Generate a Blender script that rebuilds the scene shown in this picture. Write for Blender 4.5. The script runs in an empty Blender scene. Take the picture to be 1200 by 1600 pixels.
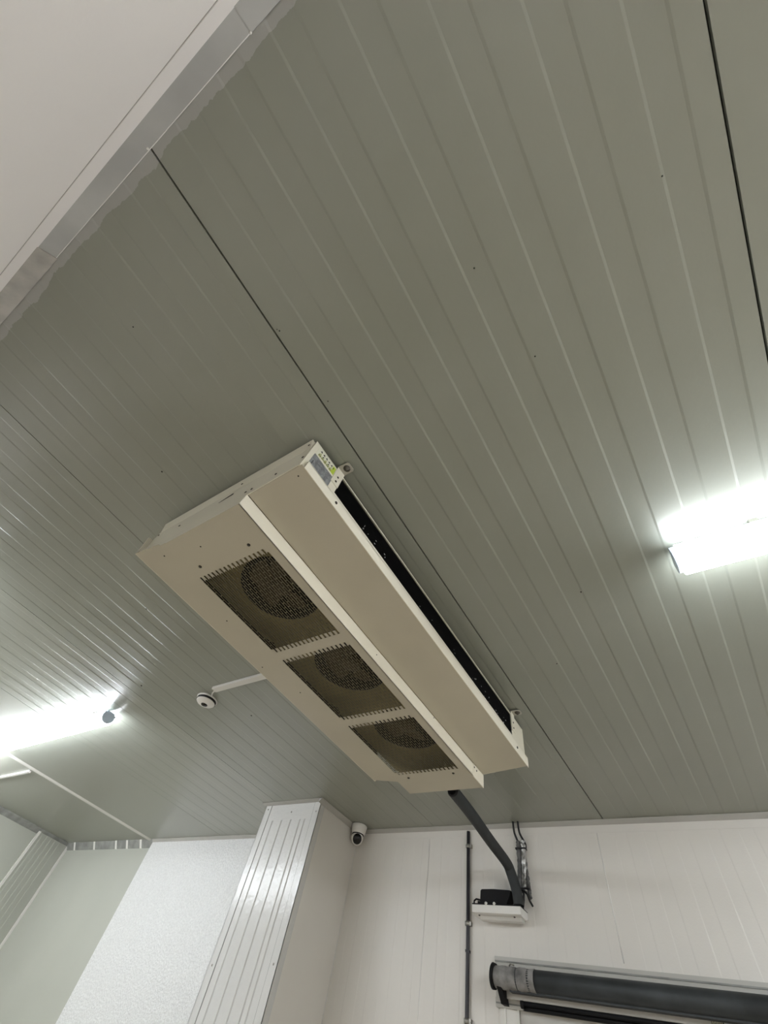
import bpy, bmesh, math, random
from mathutils import Matrix, Vector
random.seed(7)
C = bpy.context.scene.collection
CZ = 1.65                      # eye height: heights below are measured from the eye
H = 1.25                       # ceiling above the eye
FL = -CZ                       # floor
XL, XR = -6.95, 3.2
YB = 3.045                     # back wall

# ------------------------------------------------------------ materials
def mat(name, col, rough=.5, metal=0, bump=0, bscale=60, var=0, vscale=3, spec=.5, emit=0, ecol=None, col2=None, bdist=.002):
    m = bpy.data.materials.new(name); m.use_nodes = True
    nt = m.node_tree; b = nt.nodes['Principled BSDF']
    b.inputs['Base Color'].default_value = (*col, 1)
    b.inputs['Roughness'].default_value = rough
    b.inputs['Metallic'].default_value = metal
    b.inputs['Specular IOR Level'].default_value = spec
    if emit:
        b.inputs['Emission Color'].default_value = (*(ecol or col), 1)
        b.inputs['Emission Strength'].default_value = emit
    tc = nt.nodes.new('ShaderNodeTexCoord')
    if bump:
        n = nt.nodes.new('ShaderNodeTexNoise'); n.inputs['Scale'].default_value = bscale; n.inputs['Detail'].default_value = 3
        nt.links.new(tc.outputs['Object'], n.inputs['Vector'])
        bp = nt.nodes.new('ShaderNodeBump'); bp.inputs['Strength'].default_value = bump; bp.inputs['Distance'].default_value = bdist
        nt.links.new(n.outputs['Fac'], bp.inputs['Height']); nt.links.new(bp.outputs['Normal'], b.inputs['Normal'])
    if var:
        n = nt.nodes.new('ShaderNodeTexNoise'); n.inputs['Scale'].default_value = vscale; n.inputs['Detail'].default_value = 5
        nt.links.new(tc.outputs['Object'], n.inputs['Vector'])
        r = nt.nodes.new('ShaderNodeValToRGB')
        c2 = col2 or tuple(min(1, c*(1+var)) for c in col); c1 = tuple(c*(1-var) for c in col) if not col2 else col
        r.color_ramp.elements[0].position = .35; r.color_ramp.elements[1].position = .65
        r.color_ramp.elements[0].color = (*c1, 1); r.color_ramp.elements[1].color = (*c2, 1)
        nt.links.new(n.outputs['Fac'], r.inputs['Fac']); nt.links.new(r.outputs['Color'], b.inputs['Base Color'])
    return m

def ceiling_material():
    m = mat('ceiling_panel', (.47, .475, .415), .33, bump=.12, bscale=90, spec=.9)
    nt = m.node_tree; N = nt.nodes.new; L = nt.links.new; b = nt.nodes['Principled BSDF']
    tc = N('ShaderNodeTexCoord'); sp = N('ShaderNodeSeparateXYZ'); L(tc.outputs['Object'], sp.inputs[0])
    # distance to the sealed joint with the front wall, ragged edge of the sealant smear
    a = N('ShaderNodeMath'); a.operation = 'MULTIPLY_ADD'; L(sp.outputs['X'], a.inputs[0]); a.inputs[1].default_value = -.0245; L(sp.outputs['Y'], a.inputs[2])
    n1 = N('ShaderNodeTexNoise'); n1.inputs['Scale'].default_value = 11; n1.inputs['Detail'].default_value = 6; n1.inputs['Roughness'].default_value = .6
    L(tc.outputs['Object'], n1.inputs['Vector'])
    s = N('ShaderNodeMath'); s.operation = 'MULTIPLY_ADD'; L(n1.outputs['Fac'], s.inputs[0]); s.inputs[1].default_value = .055; L(a.outputs[0], s.inputs[2])
    t = N('ShaderNodeMath'); t.operation = 'LESS_THAN'; L(s.outputs[0], t.inputs[0]); t.inputs[1].default_value = -.6028+.055-.002
    n2 = N('ShaderNodeTexNoise'); n2.inputs['Scale'].default_value = 2.2; n2.inputs['Detail'].default_value = 4; L(tc.outputs['Object'], n2.inputs['Vector'])
    r = N('ShaderNodeValToRGB'); r.color_ramp.elements[0].color = (.275, .288, .240, 1); r.color_ramp.elements[1].color = (.30, .313, .266, 1)
    r.color_ramp.elements[0].position = .3; r.color_ramp.elements[1].position = .7
    L(n2.outputs['Fac'], r.inputs['Fac'])
    # the smooth panels beyond the joint at -2.87 are coloured paler, standing in for brighter light there
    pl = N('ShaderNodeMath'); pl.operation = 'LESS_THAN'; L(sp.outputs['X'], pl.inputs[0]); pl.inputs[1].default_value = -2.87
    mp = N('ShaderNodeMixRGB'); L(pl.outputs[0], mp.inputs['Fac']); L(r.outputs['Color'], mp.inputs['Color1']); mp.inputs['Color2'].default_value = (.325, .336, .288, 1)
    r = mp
    mx = N('ShaderNodeMixRGB'); L(t.outputs[0], mx.inputs['Fac']); L(mp.outputs['Color'], mx.inputs['Color1']); mx.inputs['Color2'].default_value = (.40, .405, .39, 1)
    L(mx.outputs['Color'], b.inputs['Base Color'])
    return m

M = {}
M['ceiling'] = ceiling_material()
M['joint'] = mat('dark_joint', (.012, .012, .010), .8)
M['wall'] = mat('wall_panel', (.76, .735, .69), .38, bump=.10, bscale=110, var=.02, vscale=2)
M['wallf'] = mat('matt_white_panel', (.88, .83, .80), .5, bump=.10, bscale=110, var=.02, vscale=2)
M['wall_green'] = mat('older_wall_panel', (.42, .43, .38), .4, bump=.08, bscale=100, var=.02, vscale=2)
M['faintline'] = mat('faint_seam', (.42, .41, .385), .6)
M['stucco'] = mat('embossed_white_panel', (.70, .705, .70), .30, bump=1, bscale=70, bdist=.006, var=.07, vscale=75)
M['glossw'] = mat('glossy_white_panel', (.68, .68, .665), .17, bump=.8, bscale=42, bdist=.0022)
M['trimw'] = mat('white_trim', (.74, .73, .69), .35)
M['covebrown'] = mat('stained_cove', (.40, .375, .34), .5, var=.16, vscale=14)
M['cove'] = mat('grey_sealed_cove', (.42, .415, .40), .5, var=.10, vscale=5)
M['cover'] = mat('light_cove', (.44, .43, .40), .4, var=.05, vscale=6)
M['greystrip'] = mat('grey_sealant_strip', (.26, .265, .25), .6, var=.2, vscale=12)
M['floor'] = mat('floor_resin', (.42, .36, .275), .5, var=.08, vscale=2)
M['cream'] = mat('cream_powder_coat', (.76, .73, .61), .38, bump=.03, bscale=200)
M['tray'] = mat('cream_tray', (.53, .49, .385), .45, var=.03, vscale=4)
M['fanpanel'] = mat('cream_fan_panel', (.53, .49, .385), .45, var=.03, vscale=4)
M['lipcream'] = mat('cream_lip', (.88, .845, .72), .35)
M['mesh'] = mat('dusty_grille', (.16, .14, .085), .6)
M['galv'] = mat('dusty_galvanised', (.26, .215, .095), .6, metal=.1, var=.15, vscale=9)
M['blackp'] = mat('black_plastic', (.004, .004, .005), .5, spec=.3)
M['blade'] = mat('dusty_fan_blade', (.055, .038, .016), .6, var=.2, vscale=12)
M['fin'] = mat('coil_fins', (.018, .018, .02), .5, metal=.6)
M['fleck'] = mat('frost_fleck', (.6, .6, .62), .5)
M['screw'] = mat('dark_screw', (.05, .045, .035), .5, metal=.5)
M['steel'] = mat('steel', (.34, .33, .30), .45, metal=.8)
M['bracket'] = mat('bracket_metal', (.50, .48, .42), .45, metal=.2)
M['boltdark'] = mat('dull_bolt', (.10, .09, .075), .5, metal=.5)
M['plate'] = mat('rating_plate', (.33, .345, .36), .4, metal=.4, var=.25, vscale=60)
M['platetext'] = mat('plate_print', (.10, .10, .11), .6)
M['sticker'] = mat('sticker_white', (.75, .75, .62), .5)
M['stgreen'] = mat('sticker_green', (.47, .60, .06), .5)
M['stolive'] = mat('sticker_olive', (.34, .36, .12), .5)
M['stdark'] = mat('sticker_black', (.02, .025, .015), .5)
M['lampbody'] = mat('lamp_housing', (.62, .74, .88), .4)
M['diffuser'] = mat('lamp_diffuser', (.9, .95, 1), .4, emit=36, ecol=(.90, .95, 1.0))
M['fillpane'] = mat('fill_light_pane', (.8, .8, .8), .4, emit=5.5, ecol=(1, .98, .95))  # glow for the added window that lifts the front wall
M['fill_diffuser'] = mat('fill_lamp_diffuser', (.9, .95, 1), .4, emit=62, ecol=(.94, .97, 1.0))  # stronger glow for the added unseen lamp far left
M['foam'] = mat('grey_pipe_foam', (.030, .034, .036), .75, bump=.3, bscale=60, var=.12, vscale=14)
M['foamtop'] = mat('pipe_end', (.012, .012, .014), .8)
M['conduit'] = mat('dark_conduit', (.03, .028, .035), .45)
M['cable'] = mat('black_cable', (.010, .010, .012), .5)
M['wrap'] = mat('grey_wrap', (.10, .10, .098), .5, var=.35, vscale=40, bump=.6, bscale=40)
M['foil'] = mat('aluminium_foil', (.46, .46, .45), .35, metal=.6, bump=1, bscale=45, var=.35, vscale=50, bdist=.006)
M['whitep'] = mat('white_plastic', (.82, .81, .78), .35)
M['lens'] = mat('black_glass', (.004, .004, .005), .15)
M['roller'] = mat('dark_galvanised_tube', (.050, .056, .060), .55, metal=.35, var=.30, vscale=7, bump=.15, bscale=20)
M['tape'] = mat('wrapped_tape', (.21, .205, .20), .6, var=.45, vscale=16, bump=.6, bscale=30)
M['header'] = mat('header_grey_white', (.52, .51, .475), .45, var=.03, vscale=5)
M['rubber'] = mat('black_rubber', (.004, .004, .005), .6, spec=.25)
M['hole'] = mat('drill_hole', (.03, .03, .025), .8)

# ------------------------------------------------------------ mesh helpers
class MB:
    def __init__(s): s.bm = bmesh.new(); s.mats = []
    def mi(s, m):
        if m is None: return 0
        if m not in s.mats: s.mats.append(m)
        return s.mats.index(m)
    def box(s, x0, x1, y0, y1, z0, z1, m=None, rot=None):
        vs = [s.bm.verts.new((x, y, z)) for x in (x0, x1) for y in (y0, y1) for z in (z0, z1)]
        k = s.mi(m)
        for q in ((0, 1, 3, 2), (4, 6, 7, 5), (0, 4, 5, 1), (2, 3, 7, 6), (0, 2, 6, 4), (1, 5, 7, 3)):
            f = s.bm.faces.new([vs[i] for i in q]); f.material_index = k
        return vs
    def prism(s, pts, axis, a, b, m=None, side=None):
        """closed 2-D outline extruded along axis; pts give the two other coordinates in order"""
        def mk(p, t):
            p = list(p); p.insert('XYZ'.index(axis), t); return s.bm.verts.new(p)
        A = [mk(p, a) for p in pts]; B = [mk(p, b) for p in pts]; n = len(pts); k = s.mi(m)
        fs = [s.bm.faces.new(A[::-1]), s.bm.faces.new(B)]
        for i in range(n):
            fs.append(s.bm.faces.new((A[i], A[(i+1) % n], B[(i+1) % n], B[i])))
        for f in fs: f.material_index = k
        if side:
            for i, mm in side.items(): fs[2+i].material_index = s.mi(mm)
        return A, B
    def tube(s, pts, r, n=12, m=None, caps=True):
        pts = [Vector(p) for p in pts]; k = s.mi(m); rings = []
        rs = r if isinstance(r, (list, tuple)) else [r]*len(pts)
        up = None
        for i, p in enumerate(pts):
            d = (pts[min(i+1, len(pts)-1)]-pts[max(i-1, 0)]).normalized()
            if up is None: up = d.orthogonal().normalized()
            up = (up-d*up.dot(d)).normalized(); w = d.cross(up)
            rings.append([s.bm.verts.new(p+(up*math.cos(2*math.pi*j/n)+w*math.sin(2*math.pi*j/n))*rs[i]) for j in range(n)])
        for a, b in zip(rings, rings[1:]):
            for j in range(n):
                f = s.bm.faces.new((a[j], a[(j+1) % n], b[(j+1) % n], b[j])); f.smooth = True; f.material_index = k
        if caps:
            f = s.bm.faces.new(rings[0][::-1]); f.material_index = k
            f = s.bm.faces.new(rings[-1]); f.material_index = k
    def lathe(s, c, axis, prof, n=32, m=None):
        """prof: (radius, distance along axis)"""
        c = Vector(c); ax = Vector(axis).normalized(); u = ax.orthogonal().normalized(); w = ax.cross(u); k = s.mi(m); rings = []
        for r, t in prof:
            if r < 1e-6: rings.append([s.bm.verts.new(c+ax*t)])
            else: rings.append([s.bm.verts.new(c+ax*t+(u*math.cos(2*math.pi*j/n)+w*math.sin(2*math.pi*j/n))*r) for j in range(n)])
        for a, b in zip(rings, rings[1:]):
            for j in range(n):
                q = [a[0]] if len(a) == 1 else [a[j], a[(j+1) % n]]
                q2 = [b[0]] if len(b) == 1 else [b[(j+1) % n], b[j]]
                if len(q)+len(q2) < 3: continue
                f = s.bm.faces.new(q+q2); f.smooth = True; f.material_index = k
    def build(s, name, m=None, parent=None, bevel=0, smooth_angle=None):
        bmesh.ops.recalc_face_normals(s.bm, faces=s.bm.faces)
        me = bpy.data.meshes.new(name); s.bm.to_mesh(me); s.bm.free()
        if s.mats:
            for mm in s.mats: me.materials.append(mm)
        elif m: me.materials.append(m)
        o = bpy.data.objects.new(name, me); C.objects.link(o)
        o.location.z = CZ
        if parent is not None:
            o.parent = parent
            q = parent; base = Vector((0, 0, 0))
            while q is not None: base += q.location; q = q.parent
            o.location = Vector((0, 0, CZ))-base
        if bevel:
            b = o.modifiers.new('bevel', 'BEVEL'); b.width = bevel; b.segments = 2; b.limit_method = 'ANGLE'
        return o

def thing(name, label, cat, loc=(0, 0, 0), group=None):
    o = bpy.data.objects.new(name, None); C.objects.link(o); o.location = (loc[0], loc[1], loc[2]+CZ)
    o.empty_display_size = .1
    o['label'] = label; o['category'] = cat
    if group: o['group'] = group
    return o
def tag(o, label, cat, group=None):
    o['label'] = label; o['category'] = cat
    if group: o['group'] = group
    return o
def struct(o, label=None):
    o['kind'] = 'structure'
    if label: o['label'] = label
    return o
def screw(parent, c, axis, r=.005, t=.003, m=None):
    b = MB(); b.lathe(c, axis, [(r, 0), (r, t*.5), (r*.75, t), (0, t)], 12)
    return b.build('screw', m or M['screw'], parent)

# ------------------------------------------------------------ ribbed profile
def rib_profile(joints, step, w, x0, x1, gap=.005, gdepth=.009, plain=(), soft=()):
    """outline points (u, h): h = 0 proud face, h = step recessed; joints give panel limits; returns points and joint bottoms"""
    pts = [(x0, 0)]; jb = []
    js = sorted(j for j in joints if x0 < j < x1)
    edges = [x0]+js+[x1]
    for i, (a, b) in enumerate(zip(edges, edges[1:])):
        if i > 0:
            g = gap if not isinstance(gap, dict) else gap[a]
            pts += [(a-g/2, 0), (a-g/2+.0002, gdepth)]; jb.append(len(pts)-1); pts += [(a+g/2-.0002, gdepth), (a+g/2, 0)]
        if i in plain: continue
        base = a if i > 0 else b-1.1355
        sc = ((b-a) if 0 < i < len(edges)-2 else 1.1355)/1.1225
        for k in range(7):
            l = base+(.095+.151*k)*sc; d = l+.067*sc
            if l-w < a+.01 or d+w > b-.01: continue
            st = step*.4 if i in soft else step
            pts += [(l-w/2, 0), (l+w/2, st), (d-w/2, st), (d+w/2, 0)]
    pts.append((x1, 0))
    return pts, jb

# ------------------------------------------------------------ setting
JX = [-5.19, -4.028, -2.87, -1.738, -.595, .5275, 1.665, 2.80]
gaps = {-5.19: .003, -4.028: .0045, -2.87: .003, -1.738: .0038, -.595: .0058, .5275: .0062, 1.665: .005, 2.80: .005}
pts, jb = rib_profile(JX, .0012, .0065, XL, XR, gap=gaps, plain=(0, 1))
out = [(x, H+h) for x, h in pts]
n0 = len(out)
out += [(XR, H+.09), (XL, H+.09)]
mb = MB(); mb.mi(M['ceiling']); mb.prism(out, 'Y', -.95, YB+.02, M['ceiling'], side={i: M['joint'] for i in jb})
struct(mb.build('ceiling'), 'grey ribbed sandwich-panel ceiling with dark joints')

# back wall: ribbed very faintly, right of the column and left of it
pts, jb = rib_profile([-1.776, -.652, .472, 1.6, 2.72], .0007, .005, -2.42, XR, gap=.004, gdepth=.0015)
out = [(x, YB+h) for x, h in pts]+[(XR, YB+.1), (-2.42, YB+.1)]
mb = MB(); mb.prism([(x, y) for x, y in out], 'Z', FL, H, M['wall'])
struct(mb.build('wall_back'), 'white panel wall behind the air cooler')
mb = MB(); mb.box(-5.13, -2.42, YB-.002, YB+.1, FL, H)
struct(mb.build('wall_back', M['stucco']), 'bright white embossed wall panel left of the column')
mb = MB(); mb.box(XL-.05, -5.13, YB+.03, YB+.1, FL, H)
struct(mb.build('wall_back', M['wall_green']), 'greenish grey wall panel in the far left corner')
mb = MB(); mb.box(XL-.1, XL, -.9, YB+.1, FL, H)
struct(mb.build('wall_left', M['wall_green']))
mb = MB(); mb.box(XL, XL+.03, 2.64, YB+.03, FL, H-.001)
for k in range(5):
    y = 2.70+k*.06; mb.box(XL+.03, XL+.033, y, y+.03, FL, H-.03)
struct(mb.build('trim_1', M['wall_green']), 'grooved boxed strip in the far left corner')
mb = MB(); mb.box(XL+.03, XL+.036, 2.635, 2.665, FL, H-.01); mb.box(XL+.03, XL+.036, YB+.0, YB+.028, FL, H-.01)
struct(mb.build('trim_2', M['trimw']), 'pale edge strips of the boxed corner')
mb = MB(); mb.box(XR, XR+.1, -.9, YB+.1, FL, H)
struct(mb.build('wall_right', M['wall']))
mb = MB(); mb.box(XL-.1, XR+.1, -1.0, YB+.1, FL-.1, FL)
struct(mb.build('floor', M['floor']))
# front wall, slightly out of square with the ceiling panels
ANG = math.atan(.0245)
def skew(o):
    p = Vector((-.6, -.6175, 0)); R = Matrix.Rotation(ANG, 4, 'Z')
    o.matrix_world = Matrix.Translation(p) @ R @ Matrix.Translation(-p) @ Matrix.Translation((0, 0, CZ))
    return o
Y0 = -.6175-.0335
mb = MB(); mb.box(-6.4, XR+.1, Y0-.1, Y0, FL, H)
struct(skew(mb.build('wall_front', M['wallf'])), 'off-white wall panel right beside the viewer')
c_ = .0335
mb = MB()   # cove: 45 degree face with a flange down the wall
mb.prism([(Y0, H-.0005), (Y0+c_, H-.0005), (Y0+c_, H-.0025), (Y0+.002, H-c_), (Y0, H-c_)], 'X', -6.38, XR+.05)
struct(skew(mb.build('trim_3', M['cove'])), 'grey sealed cove between front wall and ceiling')
mb = MB(); mb.box(-6.38, XR+.05, Y0, Y0+.0022, H-.082, H-c_)
struct(skew(mb.build('trim_4', M['wallf'])), 'white flange below the sealed cove')
mb = MB(); mb.box(-6.38, XR+.05, Y0, Y0+.0012, H-.083, H-.082)
struct(skew(mb.build('trim_5', M['faintline'])), 'thin dark line under the white flange')
mb = MB(); mb.tube([(-6.3, Y0+c_, H-.0012), (XR, Y0+c_, H-.0012)], .0014, 6)
struct(skew(mb.build('trim_6', M['trimw'])), 'thin pale bead at the ceiling edge of the cove')
mb = MB(); d_ = .004
mb.prism([(Y0+.0005, H-.0008), (Y0+c_+d_, H-.0008), (Y0+c_+d_, H-.0028), (Y0+.003, H-c_-d_), (Y0+.0005, H-c_-d_)], 'X', -6.3, -1.06)
struct(skew(mb.build('trim_14', M['covebrown'])), 'brownish stained length of the sealed cove')
mb = MB(); mb.prism([(Y0+.0005, H-.0008), (Y0+c_+.002, H-.0008), (Y0+c_+.002, H-.0028), (Y0+.003, H-c_-.002), (Y0+.0005, H-c_-.002)], 'X', -.235, 3)
struct(skew(mb.build('trim_15', M['cove'])), 'overlapping second length of the sealed cove')
mb = MB(); mb.lathe((-.236, Y0+c_-.001, H-.001), (0, 0, -1), [(.0045, 0), (.0036, .003), (0, .004)], 10, M['trimw']); mb.lathe((-.60, Y0+c_-.004, H-.003), (0, 0, -1), [(.0045, 0), (.0036, .003), (0, .004)], 10, M['trimw'])
for k in range(26):
    x = random.uniform(-1.15, -.85); t = random.uniform(.2, .9)
    if x < -1.06: continue
    mb.lathe((x, Y0+c_*t, H-c_*(1-t)+.0008), (0, .7, -.7), [(random.uniform(.0012, .0028), 0), (.001, .0012), (0, .0013)], 7, M['hole'])
struct(skew(mb.build('trim_16')), 'beads and pinholes in the cove sealant')
# back coves
def cove_x(n, x0, x1, y, m, leg=.022, flange=.0, label=None):
    mb = MB()
    mb.prism([(y, H-.0005), (y-leg, H-.0005), (y-leg, H-.003), (y-.003, H-leg), (y, H-leg)], 'X', x0, x1)
    return struct(mb.build('trim_%d' % n, m), label)
cove_x(7, -2.42, XR, YB, M['cover'], label='cove where the back wall meets the ceiling')
cove_x(8, -5.13, -2.98, YB-.002, M['cover'], .022, .02, label='cove above the bright white panel')
mb = MB(); mb.box(-2.42, XR, YB-.0012, YB, H-.060, H-.022)
struct(mb.build('trim_13', M['wall']), 'thin white flange under the back wall cove')
mb = MB(); y = YB+.03
mb.prism([(y, H-.0005), (y-.05, H-.0005), (y-.05, H-.004), (y-.004, H-.06), (y, H-.06)], 'X', XL+.03, -5.13, M['greystrip'])
for x in (-6.75, -6.3, -5.84, -5.62, -5.36):
    mb.prism([(y, H-.0003), (y-.052, H-.0003), (y-.052, H-.004), (y-.004, H-.062), (y, H-.062)], 'X', x, x+.035, M['whitep'])
struct(mb.build('trim_9'), 'dark grey cove strip dabbed with white sealant')
mb = MB()
mb.prism([(XL, H-.0005), (XL+.06, H-.0005), (XL+.06, H-.004), (XL+.005, H-.05), (XL, H-.05)], 'Y', -.8, YB+.03)
struct(mb.build('trim_10', M['greystrip']), 'grey cove along the left wall')
mb = MB(); mb.prism([(-5.215, H-.0005), (-5.20, H-.010), (-5.185, H-.012), (-5.17, H-.010), (-5.155, H-.0005)], 'Y', -.5, YB+.02)
struct(mb.build('trim_11', M['trimw']), 'raised white batten running along the ceiling towards the far corner')
# ceiling marks: small drilled holes
mb = MB()
for x, y, r in ((-1.343, .038, .0035), (-1.001, -.37, .002), (-.589+.01, -.108, .0022), (-.583, -.115, .0016), (-.018, .048, .0022), (.033, .329, .0022), (-.135, 1.225, .003), (-.358, 1.594, .003), (.404, .104, .002), (-2.1, .55, .003), (-2.75, 1.02, .005), (-2.2, 1.5, .005), (-.575, .14, .002)):
    mb.lathe((x, y, H+.001), (0, 0, -1), [(r, 0), (r, .0018), (0, .0018)], 8)
struct(mb.build('trim_12', M['hole']), 'small dark specks and drilled holes in the ceiling')

mb = MB()
mb.tube([(-.652, YB+.0005, 1.19), (-.652, YB+.0005, .95), (-.653, YB+.0005, .655)], [.0012, .0034, .0030], 8)
mb.tube([(-1.776, YB+.0005, 1.15), (-1.776, YB+.0005, .3), (-1.776, YB+.0005, FL)], [.001, .0022, .0022], 8)
struct(mb.build('trim_17', M['whitep']), 'pale sealant beads in the upright joints of the back wall')
# ------------------------------------------------------------ boxed column on the back wall
cx0, cx1, cy = -2.98, -2.42, 2.5425
col = thing('column', 'white ribbed boxed column standing out from the back wall, reaching the ceiling', 'column', ((cx0+cx1)/2, (cy+YB)/2, FL))
mb = MB(); mb.box(cx0, cx1, cy+.006, YB-.004, FL, H-.001)
mb.build('casing', M['wall'], col)
wd = cx1-cx0
mb = MB()
gr = [.217, .386, .554, .72, .80]
P_ = [(cx0+.001, cy)]
for g in gr:
    x = cx0+g*wd
    P_ += [(x-.012, cy), (x-.006, cy+.0055), (x+.001, cy+.0055), (x+.004, cy)]
P_ += [(cx1-.001, cy), (cx1-.001, cy+.006), (cx0+.001, cy+.006)]
mb.prism(P_, 'Z', FL, H-.115)
mb.build('ribbed_panel', M['glossw'], col)
mb = MB(); mb.box(cx0+.001, cx1-.001, cy, cy+.006, H-.115, H-.004)
mb.build('head_plate', M['glossw'], col, bevel=.001)
for a, b in ((cx0-.002, cx0+.055), (cx1-.055, cx1+.002)):
    mb = MB(); mb.box(a, b, cy-.003, cy, FL, H-.003)
    if a < cx0: mb.box(a, a+.003, cy-.003, cy+.05, FL, H-.003)
    else: mb.box(b-.003, b, cy-.003, cy+.05, FL, H-.003)
    o = mb.build('corner_trim', M['glossw'], col)
mb = MB()
for a in (cx0+.0555, cx1-.0595): mb.box(a, a+.004, cy-.0006, cy+.001, FL, H-.004)
mb.build('seam', M['greystrip'], col)
for x, z in ((-2.952, 1.212), (-2.694, 1.185), (-2.445, 1.176), (-2.952, .37), (-2.447, .41), (-2.952, -.4), (-2.447, -.4)):
    screw(col, (x, cy-.003 if x != -2.694 else cy, z), (0, -1, 0), .0055, .003, M['steel'])
mb = MB()
mb.prism([(cy-.003, H-.0005), (cy-.034, H-.0005), (cy-.034, H-.003), (cy-.005, H-.012), (cy-.003, H-.012)], 'X', cx0-.03, cx1+.032)
mb.prism([(cx1+.002, H-.0005), (cx1+.034, H-.0005), (cx1+.034, H-.003), (cx1+.005, H-.026), (cx1+.002, H-.026)], 'Y', cy-.034, YB-.028)
mb.build('ceiling_cove', M['cover'], col)

# ------------------------------------------------------------ the unit cooler
YN, YF = .232, 2.004
ZP = .98          # underside of fan panel
XS = -.682        # coil side
ev = thing('unit_cooler', 'long cream ceiling air cooler with three perforated fan grilles underneath', 'air cooler', (-1.1, 1.1, 1.235))
ZT = 1.232
# casing: top, ends, left side, right side frame
mb = MB()
mb.box(-1.534, XS, YN, YF, ZT-.002, ZT)                                      # top sheet
endp = [(XS, ZT), (-1.534, ZT+.006), (-1.519, 1.13), (-1.437, ZP+.0015), (-.903, ZP+.0015), (-.903, 1.036), (XS+.002, 1.056)]
endf = [(XS, ZT), (-1.534, ZT+.006), (-1.31, ZP+.0015), (-.903, ZP+.0015), (-.903, 1.036), (XS+.002, 1.056)]
mb.prism(endp, 'Y', YN, YN+.003)
mb.prism(endf, 'Y', YF-.003, YF)
mb.prism([(-1.534, ZT), (-1.519, 1.13), (-1.516, 1.13), (-1.531, ZT)], 'Y', YN, YF-.12)
mb.box(XS-.002, XS, YN, .385, 1.10, ZT)                                      # near blank plate of the coil side
mb.box(XS-.002, XS, 1.858, YF, 1.10, ZT)                                     # far blank plate
mb.box(XS-.012, XS, .385, 1.858, 1.10, 1.122)                                # rails
mb.box(XS-.002, XS+.002, .385, 1.858, 1.2235, 1.2285)
mb.box(XS-.002, XS, YN, YF, 1.056, 1.10)
mb.build('casing', M['cream'], ev)
# hanging flange at the near end
mb = MB()
mb.prism([(YN, ZT+.001), (YN-.012, ZT+.003), (YN-.012, ZT+.001), (YN-.001, ZT-.045), (YN, ZT-.045)], 'X', -1.52, XS-.012)
mb.build('end_flange', M['cream'], ev)
# near-end fold between panel and body on the left
mb = MB()
mb.prism([(-1.437, ZP), (-1.524, 1.13), (-1.519, 1.133), (-1.430, ZP+.004)], 'Y', YN-.018, 1.86)
mb.build('side_lip', M['cream'], ev)
# drain tray
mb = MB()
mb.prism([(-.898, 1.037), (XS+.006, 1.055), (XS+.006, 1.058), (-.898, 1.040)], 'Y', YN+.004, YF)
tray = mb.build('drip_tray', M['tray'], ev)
mb = MB(); mb.box(XS+.006, XS+.0085, YN+.016, YF+.012, 1.054, 1.097); mb.box(XS, XS+.0085, YN+.016, YF+.012, 1.095, 1.0985)
mb.build('tray_lip', M['lipcream'], tray)
for y in (.405, 1.885): screw(tray, (XS+.0085, y, 1.078), (1, 0, 0), .0055, .003)
for y in (.262,): screw(tray, (-.71, y, 1.0535), (0, 0, -1), .003, .002)
# fan panel with three windows
FX0, FX1 = -1.28, -.9395
wins = [(.405, .846), (.894, 1.335), (1.382, 1.823)]
fp_t = .0015
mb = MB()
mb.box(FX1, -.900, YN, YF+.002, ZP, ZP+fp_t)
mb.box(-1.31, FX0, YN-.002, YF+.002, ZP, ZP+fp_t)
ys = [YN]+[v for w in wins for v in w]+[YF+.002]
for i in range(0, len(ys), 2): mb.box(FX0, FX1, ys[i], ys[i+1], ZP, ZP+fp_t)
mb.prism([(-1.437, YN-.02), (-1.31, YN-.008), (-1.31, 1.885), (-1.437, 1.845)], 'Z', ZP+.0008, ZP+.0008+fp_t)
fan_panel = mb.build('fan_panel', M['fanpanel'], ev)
mb = MB(); mb.box(-.9025, -.900, YN, YF-.11, ZP, 1.0355)
mb.box(-.9022, -.8985, YF-.11, YF+.004, ZP-.0015, 1.0355)
mb.build('panel_lip', M['lipcream'], fan_panel)
for x, y in ((-1.233, .366), (-.986, .37), (-1.231, 1.857), (-.984, 1.857)): screw(fan_panel, (x, y, ZP), (0, 0, -1), .0062, .003)
for x, y in ((-1.33, .27), (-1.16, .30), (-1.345, .62), (-1.345, 1.1), (-1.40, .9)): screw(fan_panel, (x, y, ZP), (0, 0, -1), .003, .001)
for y, z in ((1.905, 1.022), (1.93, 1.018), (1.03, 1.012), (1.5, 1.030)): screw(fan_panel, (-.8985 if y > 1.8 else -.900, y, z), (1, 0, 0), .0042 if y > 1.8 else .0022, .0015)
# near end face screws and slot
for x, z in ((-1.50, 1.155), (-1.33, 1.12), (-.93, 1.072), (-.90, 1.07), (-.80, 1.09), (-.70, 1.20), (-.695, 1.115), (-1.02, 1.19)):
    screw(ev, (x, YN-.001 if z < 1.18 else YN-.008, z), (0, -1, 0), .0045, .002)
mb = MB(); mb.prism([(-1.115, 1.135), (-1.045, 1.145), (-1.05, 1.158), (-1.10, 1.142)], 'Y', YN-.0015, YN-.0005)
mb.build('slot', M['hole'], ev)
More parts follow.
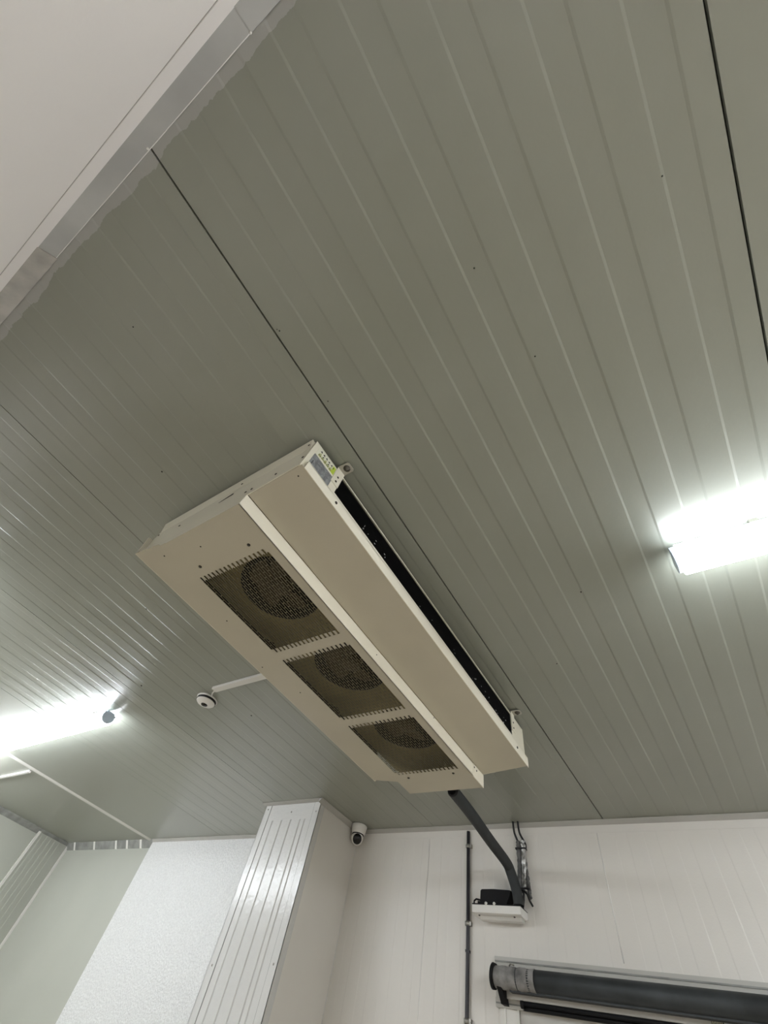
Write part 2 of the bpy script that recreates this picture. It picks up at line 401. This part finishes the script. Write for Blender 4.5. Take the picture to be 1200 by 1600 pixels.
# grilles: staggered slots
NP = 32; pitch = (FX1-FX0)/NP; bar = pitch*.22; per = .042; br = .0034
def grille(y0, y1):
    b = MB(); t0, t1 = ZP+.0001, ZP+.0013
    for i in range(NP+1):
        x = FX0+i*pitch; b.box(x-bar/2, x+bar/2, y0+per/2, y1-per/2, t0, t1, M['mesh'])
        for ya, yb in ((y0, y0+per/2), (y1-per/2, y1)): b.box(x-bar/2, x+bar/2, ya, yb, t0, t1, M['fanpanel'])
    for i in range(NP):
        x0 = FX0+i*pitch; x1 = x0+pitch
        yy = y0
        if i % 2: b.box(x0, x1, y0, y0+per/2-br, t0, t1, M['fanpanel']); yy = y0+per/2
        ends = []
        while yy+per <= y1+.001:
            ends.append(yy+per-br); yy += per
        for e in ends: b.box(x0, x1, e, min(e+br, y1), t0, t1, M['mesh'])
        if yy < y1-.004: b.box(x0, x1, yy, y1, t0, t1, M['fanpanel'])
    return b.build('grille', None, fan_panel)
for a, b in wins: grille(a, b)
# fans behind the grilles
ZF = 1.068; RF = .150
def fan_plate(fans):
    b = MB(); bm = b.bm; n = 48
    x0, x1 = -1.368, -.905
    lims = [YN+.004, .869, 1.358, YF-.004]
    for (cx, cyy), ya, yb in zip(fans, lims, lims[1:]):
        circ = [bm.verts.new((cx+RF*math.cos(2*math.pi*i/n), cyy+RF*math.sin(2*math.pi*i/n), ZF)) for i in range(n)]
        rect = []
        for i in range(n):
            a = 2*math.pi*i/n; c, s = math.cos(a), math.sin(a)
            tx = ((x1-cx) if c > 0 else (x0-cx))/c if abs(c) > 1e-6 else 1e9
            ty = ((yb-cyy) if s > 0 else (ya-cyy))/s if abs(s) > 1e-6 else 1e9
            t = min(tx, ty); rect.append(bm.verts.new((cx+c*t, cyy+s*t, ZF)))
        for i in range(n):
            j = (i+1) % n
            bm.faces.new((circ[i], circ[j], rect[j], rect[i]))
    return b
fans = [(-1.105, .625), (-1.105, 1.114), (-1.105, 1.602)]
mb = fan_plate(fans)
mb.build('fan_plate', M['galv'], ev)
mb = MB(); mb.box(-1.50, -.80, YN+.01, YF-.01, 1.222, 1.224); mb.box(-1.46, -1.458, YN+.01, YF-.14, 1.03, 1.222); mb.box(-1.46, -.91, YN+.006, YN+.008, 1.0, 1.222)
mb.build('inner_lining', M['blackp'], ev)
for cx, cyy in fans:
    mb = MB()   # moulded inlet ring
    mb.lathe((cx, cyy, ZF), (0, 0, 1), [(RF+.012, -.001), (RF+.008, -.008), (RF-.002, -.008), (RF-.006, 0), (RF-.006, .06), (RF+.001, .06), (RF+.001, 0), (RF+.012, 0)], 48)
    f = mb.build('fan_ring', M['blackp'], ev)
    mb = MB(); mb.lathe((cx, cyy, ZF+.01), (0, 0, 1), [(0, -.012), (.030, -.012), (.042, -.004), (.044, .05), (0, .05)], 28)
    mb.build('fan_hub', M['blade'], f)
    for k in range(5):
        a0 = 2*math.pi*k/5+.3; b = MB(); g = []
        for i in range(7):
            r = .040+(.134-.040)*i/6; row = []
            for j in range(6):
                u = j/5-.5
                a = a0+u*(1.02-.12*i/6)+.25*(i/6)**2
                row.append((cx+r*math.cos(a), cyy+r*math.sin(a), ZF+.028+u*.034))
            g.append(row)
        lo = [[b.bm.verts.new(p) for p in row] for row in g]
        hi = [[b.bm.verts.new((p[0], p[1], p[2]+.002)) for p in row] for row in g]
        for i in range(6):
            for j in range(5):
                for L_ in (lo, hi):
                    q = b.bm.faces.new((L_[i][j], L_[i+1][j], L_[i+1][j+1], L_[i][j+1])); q.smooth = True
        for i in range(6):
            b.bm.faces.new((lo[i][0], lo[i+1][0], hi[i+1][0], hi[i][0])); b.bm.faces.new((lo[i][5], lo[i+1][5], hi[i+1][5], hi[i][5]))
        for j in range(5):
            b.bm.faces.new((lo[0][j], lo[0][j+1], hi[0][j+1], hi[0][j])); b.bm.faces.new((lo[6][j], lo[6][j+1], hi[6][j+1], hi[6][j]))
        b.build('fan_blade', M['blade'], f)
# coil
mb = MB()
mb.box(XS-.085, XS-.030, .386, 1.857, 1.112, 1.2295, M['fin'])
y = .39
while y < 1.855:
    mb.box(XS-.030, XS-.005, y, y+.0006, 1.114, 1.2285, M['fin']); y += .0048
for i in range(3):
    z = 1.135+i*.034; mb.tube([(XS-.017, .386, z), (XS-.017, 1.857, z)], .005, 8, M['fin'])
for i in range(34):
    yy = random.choice((random.uniform(.5, 1.1), random.uniform(1.1, 1.8), random.uniform(1.45, 1.8)))
    zz = random.uniform(1.125, 1.165); l = random.uniform(.002, .008)
    mb.box(XS-.0055, XS-.0045, yy, yy+l, zz, zz+random.uniform(.001, .003), M['fleck'])
mb.build('coil', None, ev)
# labels on the coil side
mb = MB()
mb.box(XS, XS+.0008, .250, .352, 1.104, 1.170, M['plate'])
mb.box(XS+.0008, XS+.001, .258, .262, 1.112, 1.135, M['platetext'])
for i in range(9):
    z = 1.116+i*.0055
    for k in range(3):
        a = .268+k*.026+random.uniform(0, .006); mb.box(XS+.0008, XS+.001, a, a+random.uniform(.008, .018), z, z+.0016, M['platetext'])
mb.box(XS+.0008, XS+.001, .296, .302, 1.106, 1.111, M['platetext'])
mb.build('rating_plate', None, ev)['label'] = 'grey metal rating plate with dark print'
mb = MB()
mb.box(XS, XS+.0006, .252, .350, 1.174, 1.226, M['sticker'])
def tri(y, z, s, m, up=1):
    mb.prism([(y-s, z-s*up), (y+s, z-s*up), (y, z+s*up)], 'X', XS+.0006, XS+.0009, m)
for i in range(5):
    y = .262+i*.0145
    mb.box(XS+.0006, XS+.0008, y, y+.012, 1.180+.002*(i % 2), 1.193, M['stolive'])
    tri(y+.006, 1.2125, .0052, M['stdark']); tri(y+.007, 1.199, .0042, M['stdark'] if i % 2 else M['stolive'])
for i in range(8):
    mb.box(XS+.0008, XS+.001, .262+i*.0085, .266+i*.0085, 1.184, 1.187, M['stdark'])
mb.box(XS+.0006, XS+.0009, .332, .347, 1.180, 1.222, M['stgreen'])
mb.box(XS+.0009, XS+.001, .334, .338, 1.204, 1.213, M['stdark'])
mb.build('warning_sticker', None, ev)['label'] = 'yellow-green warning sticker with black symbols'
# hanging brackets
for yb in (.368, 1.878):
    mb = MB()
    mb.box(XS, XS+.0025, yb-.019, yb+.019, 1.150, 1.2445, M['cream'])
    arc = [(XS+.040, yb-.019), (XS+.046, yb-.013), (XS+.046, yb+.013), (XS+.040, yb+.019)]
    mb.prism([(XS, yb-.019)]+arc+[(XS, yb+.019)], 'Z', 1.2425, 1.245, M['bracket'])
    o = mb.build('hanging_bracket', None, ev)
    mb = MB(); mb.lathe((XS+.027, yb, 1.2425), (0, 0, -1), [(.013, 0), (.013, .0015), (.008, .0015), (.008, .006), (.004, .006), (.004, .010), (0, .010)], 18)
    mb.build('bolt', M['boltdark'], o)
    screw(o, (XS+.0025, yb, 1.168), (1, 0, 0), .0042, .002); screw(o, (XS+.0025, yb, 1.195), (1, 0, 0), .0042, .002)

# ------------------------------------------------------------ linear lamps
def lamp(x0, x1, y, label, dm='diffuser'):
    t = thing('batten_lamp', label, 'lamp', ((x0+x1)/2, y, H), 'LED batten lamps on the ceiling')
    mb = MB(); mb.box(x0+.01, x1-.01, y-.030, y+.030, 1.212, 1.228)
    mb.build('housing', M['lampbody'], t, bevel=.004)
    mb = MB(); n = 14; pr = [(y+.050, 1.211)]+[(y+.052*math.cos(math.pi*i/n), 1.190-.046*math.sin(math.pi*i/n)) for i in range(n+1)]+[(y-.050, 1.211)]
    mb.prism(pr, 'X', x0+.022, x1-.022)
    mb.build('diffuser', M[dm], t)
    for a, b in ((x0+.006, x0+.022), (x1-.022, x1-.006)):
        mb = MB(); pr = [(y+.044*math.cos(math.pi*i/n), 1.193-.040*math.sin(math.pi*i/n)) for i in range(n+1)]+[(y-.040, 1.216), (y+.040, 1.216)]
        mb.prism(pr, 'X', a, b); mb.build('end_cap', M['lampbody'], t)
    for x in (x0+.25, x1-.25):
        mb = MB(); mb.box(x-.012, x+.012, y-.03, y+.03, 1.226, 1.2495); mb.build('mounting_clip', M['steel'], t)
    return t
lamp(-5.02, -3.22, 1.145, 'glaring white batten lamp at the left edge, beyond the round detector')
lamp(.17, 1.97, 1.145, 'glaring white batten lamp at the right edge, past the dark ceiling joint')
lamp(-4.6, -2.8, -.25, 'added unseen batten lamp near the front wall on the left, for fill light')  # added out of view to brighten the left ceiling and front wall
lamp(-6.88, -5.08, 1.145, 'added unseen batten lamp next to the left edge lamp, for fill light', 'fill_diffuser')  # added out of view, extra strong, to brighten the far left ceiling
lamp(1.3, 3.1, -.35, 'added unseen batten lamp near the front wall on the right, for fill light')  # added out of view to brighten the cooler's near end and lips
wn = bpy.data.objects.new('fill_window_1', None); C.objects.link(wn); wn.location = (2.3, YB, 1.5); wn['kind'] = 'structure'  # added window out of view, its glowing pane brightens the front wall
mb = MB()
for a, b, c, d in ((1.60, 3.06, .76, .82), (1.60, 3.06, -.96, -.90), (1.60, 1.66, -.90, .76), (3.0, 3.06, -.90, .76)): mb.box(a, b, YB-.05, YB-.001, c, d)
mb.build('fill_window_frame', M['trimw'], wn)
mb = MB(); mb.box(1.66, 3.0, YB-.02, YB-.004, -.90, .76); mb.build('fill_window_pane', M['fillpane'], wn)

# ------------------------------------------------------------ detector and its trunking
mb = MB()
dx, dy = -2.375, 1.272
det = thing('ceiling_camera', 'small round white ceiling device with black ring and black centre', 'camera', (dx, dy, H))
mb = MB(); mb.lathe((dx, dy, H), (0, 0, -1), [(.064, 0), (.066, .003), (.064, .008), (.058, .009), (0, .009)], 36); mb.build('base', M['whitep'], det)
mb = MB(); mb.lathe((dx, dy, H-.009), (0, 0, -1), [(.0605, 0), (.0605, .012), (0, .012)], 36); mb.build('ring', M['blackp'], det)
mb = MB(); mb.lathe((dx, dy, H-.020), (0, 0, -1), [(.058, 0), (.058, .003), (.050, .010), (.036, .016), (.021, .018), (0, .018)], 36); mb.build('cover', M['whitep'], det)
mb = MB(); mb.lathe((dx, dy, H-.037), (0, 0, -1), [(.021, 0), (.019, .004), (.010, .008), (0, .009)], 24); mb.build('lens', M['lens'], det)
tr = MB(); tr.box(-2.235, -1.60, 1.185, 1.222, H-.016, H-.0005)
tag(tr.build('cable_trunking', M['trimw'], bevel=.001), 'short white cable trunking from the round detector to the air cooler', 'trunking')
mb = MB(); mb.tube([(-2.30, 1.245, H-.008), (-2.27, 1.225, H-.01), (-2.23, 1.21, H-.009)], .0045, 8)
mb.build('cable', M['whitep'], det)
tr = MB(); tr.box(-6.2, -5.28, 1.575, 1.60, H-.014, H-.0005)
tag(tr.build('cable_trunking', M['whitep'], bevel=.001), 'white cable trunking on the ceiling below the left lamp', 'trunking')

# ------------------------------------------------------------ turret camera by the column
X, Y = -2.352, 2.955
cam2 = thing('security_camera', 'white dome security camera under the ceiling in the corner by the column', 'camera', (X, Y, H))
mb = MB(); mb.lathe((X, Y, H-.001), (0, 0, -1), [(.056, 0), (.059, .006), (.057, .020), (.052, .044), (.047, .056), (.03, .058), (0, .058)], 36)
mb.build('base', M['whitep'], cam2)
d = Vector((.60, -.75, -.42)).normalized()
cc = Vector((X, Y, H-.083))
prof = [(.044*math.sin(math.radians(a)), -.044*math.cos(math.radians(a))) for a in range(0, 132, 8)]
mb = MB(); mb.lathe(cc, d, prof+[(.032, .029), (0, .029)], 32); ball = mb.build('ball', M['whitep'], cam2)
mb = MB(); mb.lathe(cc+d*.029, d, [(.033, -.003), (.033, .001), (.028, .007), (.015, .011), (0, .012)], 28); mb.build('lens', M['lens'], ball)
mb = MB(); mb.lathe((X, Y, H-.058), (0, 0, -1), [(.045, 0), (.045, .003), (.040, .005), (0, .005)], 28); mb.build('collar', M['blackp'], cam2)

# ------------------------------------------------------------ conduit on the back wall
cd = thing('conduit', 'thin dark vertical conduit clipped to the back wall', 'pipe', (-1.476, YB-.012, FL))
mb = MB(); mb.tube([(-1.476, YB-.013, FL), (-1.478, YB-.013, .3), (-1.474, YB-.013, .7), (-1.476, YB-.013, 1.215)], .0105, 12); mb.build('tube', M['conduit'], cd)
for z in (1.132, .756, .388, -.1, -.6):
    mb = MB(); mb.box(-1.492, -1.452, YB-.018, YB-.0005, z-.009, z+.009); mb.tube([(-1.476, YB-.013, z-.010), (-1.476, YB-.013, z+.010)], .0135, 14)
    mb.build('clip', M['steel'], cd)
mb = MB(); mb.box(-1.484, -1.462, YB-.026, YB-.0005, .636, .646); mb.build('clip', M['conduit'], cd)

# ------------------------------------------------------------ wall tray with the black box
tx0, tx1 = -1.403, -1.112
wt = thing('junction_box', 'shallow white box fixed flat to the back wall below the drain pipe', 'box', (-1.26, YB, .80))
mb = MB(); mb.prism([(2.935, .782), (2.935, .816), (2.94, .8175), (YB-.001, .8175), (YB-.001, .79), (3.02, .779), (2.95, .779)], 'X', tx0, tx1)
mb.build('body', M['whitep'], wt, bevel=.002)
mb = MB(); mb.prism([(2.965, .779), (3.03, .779), (3.02, .765), (2.985, .765)], 'X', tx0+.03, tx1-.012); mb.build('lid', M['whitep'], wt, bevel=.003)
mb = MB(); mb.box(tx0+.001, tx1-.001, 2.9345, YB-.001, .8175, .8215); mb.build('rim', M['rubber'], wt)
for x, y in ((-1.37, 2.965), (-1.34, 3.005), (-1.16, 2.965)): screw(wt, (x, y, .7795), (0, 0, -1), .0055, .004)
for x in (-1.315, -1.265):
    mb = MB(); mb.lathe((x, 2.936, .822), (0, 1, 0), [(0, -.003), (.008, -.003), (.008, .006), (0, .006)], 14); mb.build('latch', M['whitep'], wt)
bx = MB(); bx.prism([(-1.362, .823), (-1.20, .823), (-1.168, .889), (-1.185, .891), (-1.275, .894), (-1.350, .892), (-1.358, .886)], 'Y', 2.955, 3.03)
pb = thing('pump_box', 'black box sitting on top of the white wall box', 'box', (-1.27, 2.99, .823))
bx.build('body', M['rubber'], pb, bevel=.003)
mb = MB(); mb.tube([(-1.355, 2.96, .842), (-1.385, 2.957, .846), (-1.397, 2.955, .838), (-1.398, 2.955, .824)], .0045, 10); mb.tube([(-1.355, 2.96, .830), (-1.375, 2.957, .832)], .007, 10); mb.build('lead', M['rubber'], pb)

# ------------------------------------------------------------ drain pipe
def smooth_path(pts, n=8):
    pts = [Vector(p) for p in pts]; P = [pts[0]]+pts+[pts[-1]]; out = []
    for i in range(1, len(P)-2):
        for k in range(n):
            t = k/n; a, b, c, d = P[i-1:i+3]
            out.append(.5*((2*b)+(c-a)*t+(2*a-5*b+4*c-d)*t*t+(3*b-a-3*c+d)*t**3))
    out.append(pts[-1]); return out
dp = thing('drain_pipe', 'dark grey insulated pipe slanting from the air cooler to the wall box', 'pipe', (-1.12, 2.5, .99))
mb = MB()
mb.tube(smooth_path([(-1.082, 2.045, .996), (-1.105, 2.3, 1.002), (-1.138, 2.62, 1.0), (-1.160, 2.885, .997), (-1.157, 2.940, .968), (-1.143, 2.956, .915), (-1.132, 2.958, .87), (-1.128, 2.958, .824)]), [.0285]*(7*8+1), 20, M['foam'], caps=False)
mb.lathe((-1.082, 2.045, .996), (.09, -1, -.02), [(.0285, 0), (.027, .002), (.016, .002), (.016, -.02), (0, -.02)], 20, M['foamtop'])
mb.build('insulation', None, dp)
mb = MB(); mb.tube(smooth_path([(-1.10, 2.035, 1.018), (-1.125, 2.02, 1.0), (-1.150, 2.02, .992), (-1.163, 2.02, .998)]), .0032, 8); mb.build('wire_end', M['cable'], dp)

# ------------------------------------------------------------ wrapped cables beside the pipe
wc = thing('wrapped_cables', 'grey wrapped and foiled cable bundle running down the wall beside the pipe bend', 'cables', (-1.12, 3.02, 1.0))
for xa, xb in ((-1.148, -1.125), (-1.115, -1.084)):
    mb = MB(); mb.tube(smooth_path([(xa, 3.008, 1.2505), (xa+.004, 3.012, 1.19), (xb, 3.022, 1.135), (xb, 3.024, 1.11)]), .0062, 10); mb.build('cable', M['cable'], wc)
def rough_tube(pts, r, n, m, name, amp):
    path = smooth_path(pts, 10); b = MB(); rs = [r*(1+random.uniform(-amp, amp)) for _ in path]
    path = [p+Vector((random.uniform(-1, 1), random.uniform(-.4, .4), 0))*r*amp*.6 for p in path]
    b.tube(path, rs, n, m); return b.build(name, None, wc)
rough_tube([(-1.127, 3.02, 1.148), (-1.128, 3.02, 1.05), (-1.136, 3.02, .95), (-1.132, 3.02, .90)], .0135, 14, M['wrap'], 'wrap', .12)
rough_tube([(-1.094, 3.022, 1.152), (-1.098, 3.022, 1.08), (-1.104, 3.022, .97), (-1.108, 3.022, .90)], .0125, 10, M['foil'], 'foil', .45)
rough_tube([(-1.093, 3.024, 1.06), (-1.088, 3.024, .98), (-1.082, 3.024, .90), (-1.078, 3.024, .875)], .009, 10, M['wrap'], 'wrap', .25)
for z, w in ((1.108, .036), (.915, .04)):
    mb = MB(); mb.box(-1.112-w*.9, -1.112+w*.9, 3.006, 3.036, z-.004, z+.004); mb.build('cable_tie', M['cable'], wc)
mb = MB()
mb.tube(smooth_path([(-1.128, 3.0, .825), (-1.140, 3.0, .865), (-1.138, 3.0, .895), (-1.118, 3.0, .905), (-1.092, 3.0, .890), (-1.078, 3.0, .860), (-1.070, 3.02, .842)]), .0055, 10)
mb.build('cable', M['cable'], wc)
mb = MB(); mb.tube(smooth_path([(-1.122, 3.0, .823), (-1.115, 3.0, .85), (-1.112, 3.005, .885), (-1.114, 3.01, .91)]), .0055, 10); mb.build('cable', M['cable'], wc)

# ------------------------------------------------------------ door with header and roller tube
dr = bpy.data.objects.new('door_1', None); C.objects.link(dr); dr.location = (-.3, YB, 0); dr['kind'] = 'structure'; dr['label'] = 'white door header and frame at the bottom right of the back wall'
DX1 = 1.35
mb = MB(); mb.box(-1.308, DX1, YB-.022, YB-.0005, .450, .612); mb.build('header_panel', M['header'], dr)
mb = MB(); mb.box(-1.308, DX1, YB-.026, YB-.0005, .611, .617, M['greystrip']); mb.box(-1.310, DX1, YB-.024, YB-.0005, .617, .632, M['header']); mb.build('header_rim', None, dr)
mb = MB(); mb.box(-1.308, -1.165, YB-.030, YB-.022, .468, .484, M['header']); mb.box(-1.308, -1.165, YB-.028, YB-.022, .462, .468, M['greystrip']); mb.box(-1.308, -1.165, YB-.030, YB-.022, .450, .462, M['header']); mb.build('header_foot', None, dr)
mb = MB(); mb.box(-1.262, DX1, 2.988, 3.022, .4785, .510); mb.build('guide_strip', M['header'], dr, bevel=.002)
for z, y in ((.470, 2.992), (.456, 3.004)):
    mb = MB(); mb.tube([(-1.155, y, z), (DX1, y, z)], .0085, 12); mb.build('black_rail', M['rubber'], dr)
mb = MB(); mb.lathe((-1.163, 2.998, .468), (1, 0, 0), [(0, -.004), (.015, -.004), (.015, .012), (0, .012)], 16); mb.build('rail_cap', M['rubber'], dr)
mb = MB(); mb.box(-1.290, -1.192, YB-.020, YB-.0005, FL, .450); mb.box(-1.268, -1.258, YB-.026, YB-.020, FL, .450); mb.box(-1.196, -1.188, YB-.030, YB-.018, FL, .450); mb.build('frame', M['trimw'], dr)
mb = MB(); mb.box(-1.186, DX1, YB-.018, YB-.0005, FL, .452); mb.build('door_leaf', M['header'], dr)
mb = MB(); mb.box(-.345, -.300, 2.9868, 2.988, .484, .500, M['stdark'])
for i in range(7): mb.box(-.342+i*.0058, -.3392+i*.0058, 2.9862, 2.9868, .487+.002*(i % 3), .498, M['sticker'])
mb.build('label', None, dr)
rl = thing('roller_tube', 'dark grey galvanised roller tube in front of the door header', 'tube', (0, 2.945, .536))
RY, RZ, RR = 2.945, .541, .040
mb = MB(); mb.tube([(-1.17, RY, RZ), (DX1-.02, RY, RZ)], RR, 36); mb.box(-1.20, DX1-.02, RY-.006, RY+.03, RZ-RR-.006, RZ-RR+.012)
mb.build('tube', M['roller'], rl)
mb = MB(); rs = []; ps = []
for i in range(26):
    ps.append((-1.275+i*.0085, RY, RZ)); rs.append(RR*(1.02+random.uniform(-.03, .06)))
mb.tube(ps, rs, 28); mb.build('tape_wrap', M['tape'], rl)
mb = MB(); mb.tube([(-1.292, RY, RZ+.002), (-1.288, RY, RZ+.002), (-1.274, RY, RZ)], [.036, .049, .047], 28); mb.build('end_cap', M['rubber'], rl)
mb = MB(); mb.prism([(RY-.02, RZ-.035), (RY+.045, RZ-.035), (RY+.07, RZ-.085), (RY+.03, RZ-.085)], 'X', -1.262, -1.236); mb.build('bracket', M['rubber'], rl)
mb = MB(); mb.tube([(-1.20, RY+.005, RZ+.044), (-1.19, RY, RZ+.052), (-1.17, RY-.005, RZ+.046)], .0035, 8); mb.build('wire_tie', M['steel'], rl)

# ------------------------------------------------------------ camera
R = ((0.83282493, 0.52389732, 0.17870152), (-0.36233252, 0.76002082, -0.53952154), (-0.41847077, 0.38457761, 0.82278933))
cam = bpy.data.cameras.new('camera'); co = bpy.data.objects.new('camera', cam); C.objects.link(co)
m3 = Matrix((R[0], [-v for v in R[1]], [-v for v in R[2]])).transposed()
co.matrix_world = Matrix.Translation((0, 0, CZ)) @ m3.to_4x4()
cam.sensor_fit = 'VERTICAL'; cam.sensor_height = 36; cam.lens = 636.384/1600*36
cam.clip_start = .02
sc = bpy.context.scene; sc.camera = co
w = bpy.data.worlds.new('world'); sc.world = w; w.use_nodes = True
w.node_tree.nodes['Background'].inputs['Color'].default_value = (.6, .65, .7, 1); w.node_tree.nodes['Background'].inputs['Strength'].default_value = .05
sc.view_settings.view_transform = 'Standard'; sc.view_settings.look = 'None'; sc.view_settings.gamma = 1
sc.view_settings.use_curve_mapping = False
sc.view_settings.exposure = -.28
